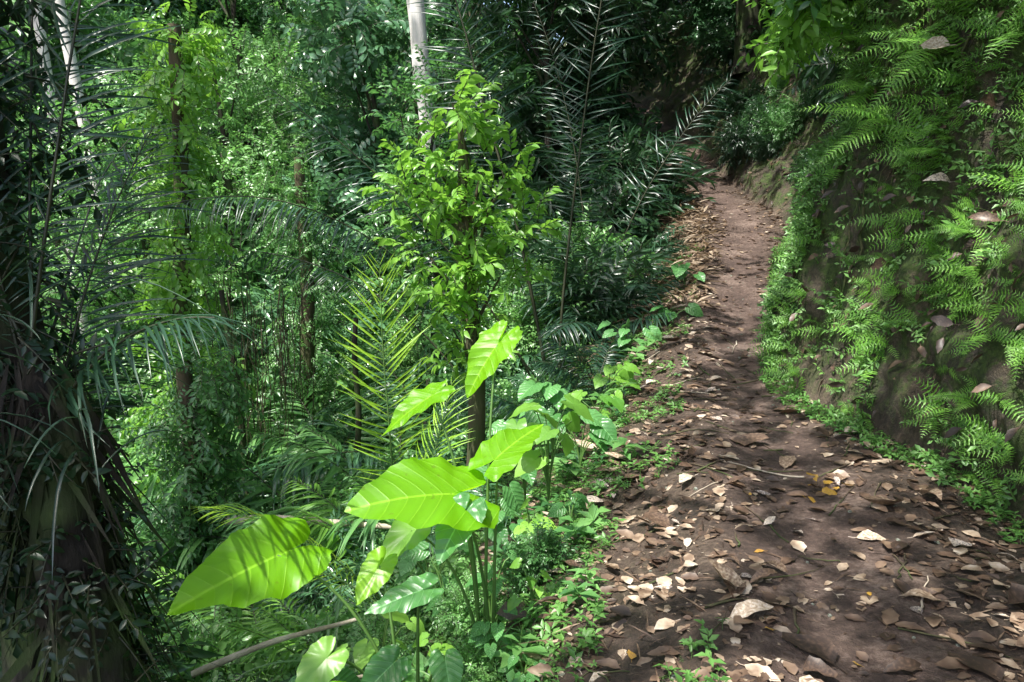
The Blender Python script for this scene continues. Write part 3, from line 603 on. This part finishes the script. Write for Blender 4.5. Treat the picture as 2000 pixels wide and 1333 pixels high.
for k,(x,y,n,s_,hz) in enumerate([(.25,5.2,9,.18,.65),(.5,5.6,8,.17,.4),(.1,5.8,8,.18,.6),(.7,6.3,9,.15,.3),(.35,6.6,9,.18,.6),(-.1,4.9,8,.15,.5),(.9,7.2,8,.16,.3),(1.3,8.8,8,.2,.3),(-.5,4.6,9,.15,.5),(-.65,3.6,10,.12,.4),(-.35,4.0,8,.12,.4),(-.9,3.5,9,.13,.3),(.1,4.3,8,.09,.3),(.35,4.5,7,.08,.2),(.05,3.0,8,.07,.1),(-.15,2.55,8,.09,.12),(2.3,10.6,6,.2,.25),(1.9,9.3,6,.16,.2),(-.5,2.4,8,.12,.12),(-.8,3.0,9,.1,.25),(-.65,2.7,8,.09,.2),(-.3,3.1,10,.08,.28),(-.08,3.2,10,.07,.22),(-.25,2.8,9,.07,.15),(.1,3.6,9,.07,.2),(-.1,3.7,9,.08,.35)]):
    heart(x,y,n,s_,500+k*11,M_heart if k%3 else M_young,'cluster of heart shaped green leaves beside the path',hz)
strap(gp(-.2,3.1,0),26,.35,M_grass,'short grass tuft among the plant stems',w=.01)
strap(gp(.0,3.4,0),26,.35,M_grass,'short grass tuft among the plant stems',w=.01)
for (x,y,s_,k) in [(-.5,3.2,.2,9),(-.1,3.25,.16,6),(-.3,2.65,.16,9),(-.95,2.9,.25,9),(-1.1,3.3,.3,2),(-.15,3.9,.22,9),(.15,4.0,.2,2),(-.75,4.1,.3,9)]:
    putbush(x,y,s_,k,dz=-.03)
# ------------------------------------------------------------ ferns (pinnae as single toothed blades)
def toothed(W=.26,n=6,curl=.12):
    """blade with zig-zag lobed margin"""
    V=[];C=[]
    for i in range(2*n+1):
        t=i/(2*n); w=W*.5*(1-t)**.7*(1.0 if i%2 else .5)
        if i==0: w=W*.2
        for s in (-1,0,1): V.append((s*w,t+ (.05 if i%2 else 0),-curl*t*t+abs(s)*w*.2)); C.append((s,t,0))
    F=[]
    for i in range(2*n):
        a=i*3; F+=[(a,a+1,a+4,a+3),(a+1,a+2,a+5,a+4)]
    return tpl(V,F,C)
PN=toothed(.22,6,.15); PN2=toothed(.3,2,.1)
fprof=lambda u:np.clip((1-u)**.75*(.55+.45*np.clip(u*5,0,1)),.02,1)
def wallfern(seed,nf=7,L0=.34,np_=10):
    r7=np.random.default_rng(seed); parts=[]
    for k in range(nf):
        a=r7.uniform(-1.5,1.5); d=np.array([-math.cos(a)*.6,math.sin(a)*1.0-.15,r7.uniform(-.3,.9)])
        L_=L0*r7.uniform(.65,1.2); parts.append(frond(curve((0,0,0),d,L_,1.1/L0*.45,10,.01,r7),np_,L_*.27,pinn=PN2,ang=(75,55),rachis=.0025,start=.1,lift=0,rg=r7,nrmhint=(-.7,-.5,.7),jit=.08,prof=fprof))
    return merge(parts)
WFt=[wallfern(600+k,5+k%3) for k in range(6)]
WF=[mesh(t_,'fern',[M_fern,M_stem]) for t_ in WFt]
r8=np.random.default_rng(31); nfern=0
def bare_at(y,h):
    w=.12*math.sin(y*17+h*9)+.1*math.sin(h*13+y*5)
    return (6.0+w<y<7.0+w and .85<h<2.1+w) or (5.8+w<y<6.4+w and h<.55) or (4.6+w<y<5.3+w and .0<h<.8+w)
for _ in range(2200):
    if nfern>=296: break
    y=r8.choice([r8.uniform(3.0,7.4),r8.uniform(3.4,7.0),r8.uniform(7.4,11)],p=[.6,.34,.06]); h=r8.uniform(0.02,3.3)
    dens=np.clip(.8+.5*fbm(np.array([[y*.9,h*.9,5.]]),2)[0],0,1)
    if bare_at(y,h) or r8.random()>dens+.15: continue
    p=surf(h,y); s_=r8.uniform(.42,.88)*(1.0 if h<2.4 else 1.2)*(.75+.25*min(1,(y-3)/2))
    ob=addobj('fern',WF[nfern%6],(p[0]-.02,p[1],p[2]),(r8.normal(0,.2),r8.normal(0,.25),r8.normal(.1,.5)),s_)
    tag(ob,'small green fern growing from the earth bank','fern','ferns on the earth bank'); nfern+=1
parts=[]
for k in range(6):
    n=70; y=r8.uniform(3,9,n); h=r8.uniform(.05,3.4,n); kp=~np.array([bare_at(a_,b_) for a_,b_ in zip(y,h)])|(r8.random(n)<.1); y=y[kp];h=h[kp];n=len(y)
    a=r8.normal(.1,.5,n); sc_=r8.uniform(.28,.5,n); M=np.zeros((n,3,3)); M[:,0,0]=np.cos(a);M[:,0,1]=-np.sin(a);M[:,1,0]=np.sin(a);M[:,1,1]=np.cos(a);M[:,2,2]=1
    parts.append(inst(WFt[k],M*sc_[:,None,None],surf(h,y),r8.random(n)))
ob=addobj('fern_carpet',mesh(merge(parts),'fern_carpet',[M_fern,M_stem]),kind='stuff'); tag(ob,'carpet of tiny young ferns on mossy bank','fern')
def bigfern(seed,dirs,L0=.9,mat=M_fern,nl=24):
    r7=np.random.default_rng(seed); return [frond(curve((0,0,0),d,L0*r7.uniform(.8,1.15),.95/L0*.8,16,.008,r7),nl,L0*.23,pinn=PN,ang=(78,55),rachis=.004,start=.12,lift=0,rg=r7,nrmhint=(-.5,-.6,1),jit=.06,prof=fprof) for d in dirs]
for k,(s0,y,L0,dirs) in enumerate([(2.2,6.1,.72,[(-1,-.2,.5),(-.8,-.6,.2),(-.9,.4,.6),(-.8,0,-.1)]),(2.7,5.7,.75,[(-1,-.1,.3),(-.8,-.5,.0),(-.9,.3,.5),(-.7,.1,-.3)]),(1.9,5.4,.4,[(-1,-.3,.3),(-.7,-.7,.3),(-.9,.4,.3),(-.5,.5,.8)]),(2.9,6.8,.7,[(-1,-.1,.5),(-.8,-.5,.2),(-.7,.5,.5)]),(1.4,4.9,.3,[(-1,0,.5),(-.8,-.6,.3),(-.8,.5,.3),(-.6,0,.9)]),(.5,4.3,.28,[(-1,0,.5),(-.8,-.6,.3),(-.8,.5,.3)]),(2.5,6.5,.65,[(-1,0,.3),(-.9,-.5,.2),(-.7,-.2,-.2)])]):
    p=surf(s0,y); e=bpy.data.objects.new('fern_plant',None); COL.objects.link(e); e.location=(p[0],p[1],p[2]); tag(e,'large arching fern hanging from the bank','fern')
    for f in bigfern(700+k,dirs,L0): addobj('frond',mesh(f,'frond',[M_fern,M_stem]),parent=e)
for k,(s0,y,dirs) in enumerate([(3.3,6.9,[(-1,-.1,.4),(-.9,-.4,.1),(-.8,.3,.6),(-1,0,-.1)]),(3.6,6.2,[(-1,-.2,.3),(-.8,-.5,.3),(-.9,.2,0)]),(3.2,7.6,[(-1,-.2,.5),(-1,-.4,.0),(-.6,.1,.8)]),(3.4,5.3,[(-1,-.1,.2),(-.8,-.4,.0)]),(3.1,8.4,[(-1,-.2,.6),(-.9,-.5,.3),(-1,.1,.1)])]):
    p=surf(s0,y); parts=[]
    for d in dirs:
        P=curve((0,0,0),d,r8.uniform(.8,1.1),.55,10,.05,r8); parts.append(tube(P,np.linspace(.012,.003,10),5,1))
        q,dd=along(P,r8.uniform(.15,1,26)); parts.append(inst(spray(L_ov,7,.28,1.5,60,61+k,ll=.13),frames(dd*.5+r8.normal(0,.6,(26,3))+np.array([-.2,-.2,-.2]),np.array([0,0,1.])+r8.normal(0,.4,(26,3)))*r8.uniform(.7,1.1,26)[:,None,None],q,r8.random(26)))
    ob=addobj('shrub_branch',mesh(merge(parts),'shrub_branch',[M_green if k%2 else M_fern,M_stemdark]),p); tag(ob,'leafy shrub hanging over the bank edge','shrub')
n=6000; y=r8.uniform(2.2,13,n); h=r8.uniform(-.1,4.2,n)**1.0; keep=(fbm(np.stack([y*1.4,h*1.4,h*0+2],-1),3)>-.2)
keep&=(~np.array([bare_at(a_,b_) for a_,b_ in zip(y,h)]))|(r8.random(n)<.15); y=y[keep];h=h[keep]
n2=900; y2=r8.uniform(7.05,7.9,n2); h2=r8.uniform(0,2.4,n2); y=np.concatenate([y,y2]); h=np.concatenate([h,h2]); n=len(y)
P=surf(h,y)+np.array([-.01,0,0]); dd=np.stack([-np.abs(r8.normal(.8,.3,n)),r8.normal(-.1,.5,n),r8.normal(.1,.5,n)],-1)
tri=spray(L_lo,6,.09,1,65,81,ll=.042)
ob=addobj('bank_creepers',mesh(inst(tri,frames(dd,np.array([-.6,-.4,1.])+r8.normal(0,.4,(n,3)))*r8.uniform(.5,1.5,n)[:,None,None],P,r8.random(n)),'bank_creepers',[M_creep,M_stem]),kind='stuff'); tag(ob,'tiny creeping plants and moss covering bank','creeper')
for k in range(16):
    y0=r8.uniform(3.6,8); h0=r8.uniform(1.5,3.5); L_=r8.uniform(.6,1.8); s=np.linspace(0,1,12)
    hh_=np.clip(h0-L_*s,0.02,9); yy_=y0+np.cumsum(r8.normal(0,.035,12)); Pq=surf(hh_,yy_)+np.array([-.03,0,0])
    ob=addobj('root',mesh(tube(Pq-Pq[0],np.linspace(.012,.004,12)*r8.uniform(.6,1.5),6,0,.2),'root',[M_bark]),Pq[0]); tag(ob,'thin brown root hanging down the earth bank','root','roots on the bank')
# ------------------------------------------------------------ ground cover
def sprig(seed,n=5,ll=.05,hh=.05):
    r9=np.random.default_rng(seed); a=np.arange(n)/n*6.283+r9.normal(0,.3,n); dd=np.stack([np.cos(a),np.sin(a),.25+r9.normal(0,.15,n)],-1)
    P=np.zeros((n,3)); P[:,2]=hh*r9.uniform(.4,1,n); parts=[inst(L_lo,frames(dd,np.tile([0,0,1.],(n,1)))*(ll*r9.uniform(.7,1.1,n))[:,None,None],P,r9.random(n))]
    parts.append(tube([(0,0,-.01),(0,0,hh)],.0012,3,1)); return merge(parts)
n=24000; y=r8.uniform(2.0,13,n)**1.0; d=-r8.uniform(.25,2.8,n)
pat=fbm(np.stack([d*1.6,y*1.6,d*0+7],-1),3); lim=.42+.1*sstep(3,5,y)
keep=(-d>lim)&(pat>.2-.42*sstep(.7,1.6,-d))&(r8.random(n)<np.where(y<7,.9,.6)*(.4+.6*sstep(.8,1.5,-d))); y=y[keep];d=d[keep]
x=xc(y)+d; P=np.stack([x,y,gz(x,y)],-1); n=len(y)
def flatM(n,tilt=.25,s=(.7,1.4)):
    a=r8.random(n)*6.283; return frames(np.stack([np.cos(a),np.sin(a),r8.normal(0,tilt,n)],-1),np.array([0,0,1.])+r8.normal(0,tilt,(n,3)))*r8.uniform(*s,n)[:,None,None]
hf=n//2
gc=merge([inst(sprig(1,5,.036,.035),flatM(hf,.3,(.6,1.3)),P[:hf],r8.random(hf)),inst(sprig(2,4,.048,.055),flatM(n-hf,.3,(.6,1.3)),P[hf:],r8.random(n-hf))])
ob=addobj('ground_cover',mesh(gc,'ground_cover',[M_creep,M_stem]),kind='stuff'); tag(ob,'low green clover like ground cover on path verge','ground cover')
n=1300; y=r8.uniform(2.5,12,n); d=bb(y)-r8.uniform(-.05,.22,n); x=xc(y)+d; P=np.stack([x,y,gz(x,y)],-1)
ob=addobj('ground_cover',mesh(inst(sprig(3,5,.04,.04),flatM(n),P,r8.random(n)),'ground_cover',[M_creep,M_stem]),kind='stuff'); tag(ob,'low green sprigs along foot of bank','ground cover')
sd=[mesh(merge([sprig(10+k,6,.13,.12),sprig(20+k,5,.1,.2)]),'seedling',[M_green if k%2 else M_bright,M_stem]) for k in range(4)]
for k in range(190):
    y=r8.uniform(2.6,10.5); d=-r8.uniform(.9,2.9); x=float(xc(y)+d)
    ob=addobj('seedling',sd[k%4],(x,y,float(gz(x,y))-.01),(r8.normal(0,.2),r8.normal(0,.2),r8.random()*6.28),r8.uniform(.5,1.4)); tag(ob,'small green seedling on the slope','seedling','seedlings on the slope verge')
# ------------------------------------------------------------ litter
def deadleaf(seed,W=.5,L_=1,cz=1.):
    r9=np.random.default_rng(seed); t0=leaf(1,W,7,.12,0,.45); V=t0.V.copy()
    nn=fbm(V*2.3+seed*3.1,2); V[:,2]+=nn*.12*cz+.28*r9.normal()*(V[:,0]**2)*3*cz+.1*r9.normal()*(V[:,1]-.5)**2*2*cz; V[:,0]+=.07*r9.normal()*np.sin(V[:,1]*5)
    V[:,0]*=1+.14*np.sin(V[:,1]*26+seed); V[:,2]-=V[:,2].min()
    V[:,2]+=.01
    t0.V=V; t0.LC[:,2]=.5; st=tube([(0,-.25,.03),(0.02,-.1,.02),(0,0,.02)],.012,4,0,rz=.5); return merge([t0,st])
DL=[mesh(deadleaf(k,[.45,.6,.7,.35,.55,.5,.65,.4][k]),'fallen_leaf',[M_dead]) for k in range(8)]
YL=[mesh(deadleaf(20+k,[.5,.4,.6][k]),'fallen_leaf',[M_yel]) for k in range(3)]
def putleaf(me,x,y,s_,lb,tilt=.18,z=None):
    p=float(gz(x,y))+.004 if z is None else z
    ob=addobj('fallen_leaf',me,(x,y,p),(r8.normal(0,tilt),r8.normal(0,tilt),r8.random()*6.28),s_); tag(ob,lb,'leaf','fallen leaves on the path')
k=0
while k<235:
    y=2.1+r8.random()**1.3*6.5; d=r8.uniform(-1.35,float(bb(y))-.02)
    core=math.exp(-((d-.1)/.42)**2)
    if r8.random()<core*.85: continue
    putleaf(DL[int(r8.integers(0,8))],float(xc(y)+d),y,r8.choice([r8.uniform(.05,.09),r8.uniform(.1,.2)],p=[.6,.4]),'dry brown curled leaf lying on dirt',.15); k+=1
for (u,v,s_) in [(1.2,3.55,.06),(.13,3.35,.12),(1.0,3.2,.04),(1.5,3.1,.035),(1.35,4.3,.04),(1.0,2.8,.04),(1.75,5.9,.05),(1.85,6.5,.05),(.45,2.75,.06),(.6,4.4,.04),(1.25,2.6,.035),(1.7,7.2,.05)]:
    putleaf(YL[int(r8.integers(0,3))],u,v,s_,'bright yellow fallen leaf on the path')
for k in range(16):
    putleaf(YL[k%3] if k%3 else DL[k%8],1.76+r8.normal(0,.08),4.3+r8.normal(0,.1),r8.uniform(.05,.1),'curled yellow brown leaf in small heap',.35,z=float(gz(1.76,4.3))+.008+.004*k)
for (x,y,s_) in [(1.5,5.3,.26),(.98,3.2,.2),(1.15,2.6,.22),(1.3,2.55,.18),(.85,6.2,.24),(2.0,4.0,.2),(1.7,4.75,.2),(.75,4.4,.2),(.65,5.7,.26),(1.85,3.1,.2),(1.95,2.9,.22),(1.1,2.35,.16)]:
    putleaf(DL[int(r8.integers(0,8))],x,y,s_,'large dry papery brown leaf',.1)
n=38000; y=1.9+r8.random(n)**1.4*20; d=r8.uniform(-2.0,1.3,n); patl=fbm(np.stack([d*2.2,y*2.2,d*0+4],-1),3)
keep=(d<bb(y)+.02)&(r8.random(n)>np.exp(-((d-.1)/.42)**2)*.84)&(patl>-.5+.5*r8.random(n)-.15); y=y[keep];d=d[keep];n=len(y)
x=xc(y)+d; P=np.stack([x,y,gz(x,y)+.003],-1)
def gl(tp_,P,s,tilt=.25,pw=1): 
    n=len(P); M=flatM(n,tilt,(1,1)); sc_=s[0]+(s[1]-s[0])*r8.random(n)**pw; return inst(tp_,M*sc_[:,None,None],P,r8.random(n))
th=n//3; pm=r8.permutation(n); P=P[pm]
lit=merge([gl(deadleaf(31,.5,1,.5),P[:th],(.015,.13),.16,2.2),gl(deadleaf(32,.65,1,.5),P[th:2*th],(.012,.11),.18,2.2),gl(remat(leaf(1,.055,2,.1,.1),0),P[2*th:],(.03,.22),.12,1.7)])
ob=addobj('leaf_litter',mesh(lit,'leaf_litter',[M_dead]),kind='stuff'); tag(ob,'scattered dead leaf fragments and twigs on soil','leaf litter')
n=2100; y=r8.uniform(2.5,20,n); h=r8.uniform(.0,3.8,n); P=surf(h,y)+np.array([-.04,0,.01])
dd=np.stack([-.5+r8.normal(0,.3,n),r8.normal(0,.7,n),-.6+r8.normal(0,.4,n)],-1)
ob=addobj('leaf_litter',mesh(inst(deadleaf(33,.4),frames(dd,np.array([-1.,0,.5])+r8.normal(0,.4,(n,3)))*r8.uniform(.03,.13,n)[:,None,None],P,r8.random(n)),'leaf_litter',[M_dead]),kind='stuff'); tag(ob,'dead brown leaves caught on the earth bank','leaf litter')
for (s0,y,s_) in [(1.75,5.2,.2),(1.5,4.6,.17),(2.2,5.0,.2),(1.2,5.6,.16),(2.6,5.4,.2),(.9,4.7,.13),(1.0,6.0,.15),(1.3,4.1,.16),(2.4,6.0,.17)]:
    p=surf(s0,y); ob=addobj('fallen_leaf',DL[int(r8.integers(0,8))],(p[0]-.1,p[1],p[2]),(r8.normal(0,.5),-1.0+r8.normal(0,.3),r8.random()*6),s_); tag(ob,'large dead leaf caught in the bank ferns','leaf','fallen leaves on the path')
n=3200; y=r8.uniform(9.5,17.5,n); d=-r8.uniform(.4,2.0,n); x=xc(y)+d; P=np.stack([x,y,gz(x,y)+r8.uniform(0,.08,n)],-1)
ob=addobj('bamboo_litter',mesh(gl(leaf(1,.14,3,.2,.2),P,(.12,.4),.3),'bamboo_litter',[M_straw]),kind='stuff'); tag(ob,'pale straw coloured dead bamboo leaves heaped beside path','leaf litter')
import bmesh
def rockmesh(seed,name='rock'):
    b_=bmesh.new(); bmesh.ops.create_icosphere(b_,subdivisions=2 if name=='pebble' else 3,radius=1); co=np.array([v.co[:] for v in b_.verts]); co*= (1+.35*fbm(co*1.2+seed*5,3))[:,None]; co*=np.array([1,.8,.6])
    for v,c in zip(b_.verts,co): v.co=c
    me=bpy.data.meshes.new(name); b_.to_mesh(me); b_.free(); me.materials.append(M_rock)
    for p_ in me.polygons: p_.use_smooth=True
    return me
pbm=[rockmesh(50+k,'pebble') for k in range(4)]
for k in range(90):
    y=r8.uniform(2.2,11); d=r8.uniform(-1.1,float(bb(y))); x=float(xc(y)+d)
    ob=addobj('pebble',pbm[k%4],(x,y,float(gz(x,y))+.002),(0,0,r8.random()*6),r8.uniform(.005,.018)); tag(ob,'small grey stone on the dirt path','stone','stones on the path')
for k in range(110):
    y=r8.uniform(2.3,9); d=r8.uniform(-1.4,float(bb(y))-.05); x=float(xc(y)+d); a=r8.random()*6.28; l=r8.uniform(.12,.5)
    s=np.linspace(-.5,.5,8); X=x+np.cos(a)*l*s+r8.normal(0,.006,8); Yq=y+np.sin(a)*l*s; X=np.minimum(X,xc(Yq)+bb(Yq)); Pq=np.stack([X-x,Yq-y,gz(X,Yq)+.008],-1)
    ob=addobj('twig',mesh(tube(Pq,np.linspace(.005,.002,8)*r8.uniform(.5,1.5),5,0),'twig',[M_log if k%6==0 else M_bark]),(x,y,0)); tag(ob,'thin dry twig lying on the path','twig','twigs on the path')
for (p0,p1,r_) in [((-1.55,3.5,-.66),(-.8,3.75,-.48),.02),((-1.5,3.6,-1.0),(-.5,3.75,-.72),.016),((-2.8,7.4,-1.5),(-1.0,6.6,-1.2),.05)]:
    s=np.linspace(0,1,14)[:,None]; Pq=np.array(p0)+(np.array(p1)-np.array(p0))*s+np.stack([np.sin(s[:,0]*7)*.02,np.cos(s[:,0]*5)*.02,np.sin(s[:,0]*4)*.03],-1)
    ob=addobj('fallen_branch',mesh(tube(Pq-Pq[0],np.linspace(r_,r_*.5,14),8,0,.2),'fallen_branch',[M_log]),Pq[0]); tag(ob,'pale bare fallen branch on the slope','branch')
for k in range(26):
    y=r8.uniform(2.5,12); x=-2.9+.35*math.sin(y*.9)+r8.choice([-1,1])*r8.uniform(.3,.9); s_=r8.uniform(.12,.35)
    ob=addobj('rock',rockmesh(k),(x,y,float(gz(x,y))+.03),(0,0,r8.random()*6),s_); tag(ob,'rounded grey mossy rock by the stream','rock','rocks along the stream')
# ------------------------------------------------------------ light, world, camera
w=bpy.data.worlds.new('World'); scene.world=w; w.use_nodes=True; nt=w.node_tree
sky=nt.nodes.new('ShaderNodeTexSky'); sky.sky_type='NISHITA'; sky.sun_disc=False
el=math.asin(SUN[2]); azim=math.atan2(SUN[0],SUN[1]); sky.sun_elevation=el; sky.sun_rotation=azim; sky.dust_density=3
nt.links.new(sky.outputs[0],nt.nodes['Background'].inputs[0]); nt.nodes['Background'].inputs[1].default_value=.42
sl=bpy.data.lights.new('sun','SUN'); sl.energy=10; sl.angle=math.radians(.5); sl.color=(1,.97,.91); so=bpy.data.objects.new('sun',sl); COL.objects.link(so)
from mathutils import Vector
so.rotation_euler=Vector(tuple(SUN)).to_track_quat('Z','Y').to_euler(); so.location=(0,0,20)
cam=bpy.data.cameras.new('camera'); cam.lens=28; cam.sensor_width=36; cam.clip_end=1000; cam.clip_start=.05
co=bpy.data.objects.new('camera',cam); COL.objects.link(co); co.location=(0,0,1.6); co.rotation_euler=(math.radians(80),0,0); scene.camera=co
scene.view_settings.view_transform='Standard'; scene.view_settings.look='None'; scene.view_settings.exposure=0
print('verts ground',len(TV.reshape(-1,3)),'bushes',nb,'ferns',nfern,'clumps',len(cl))
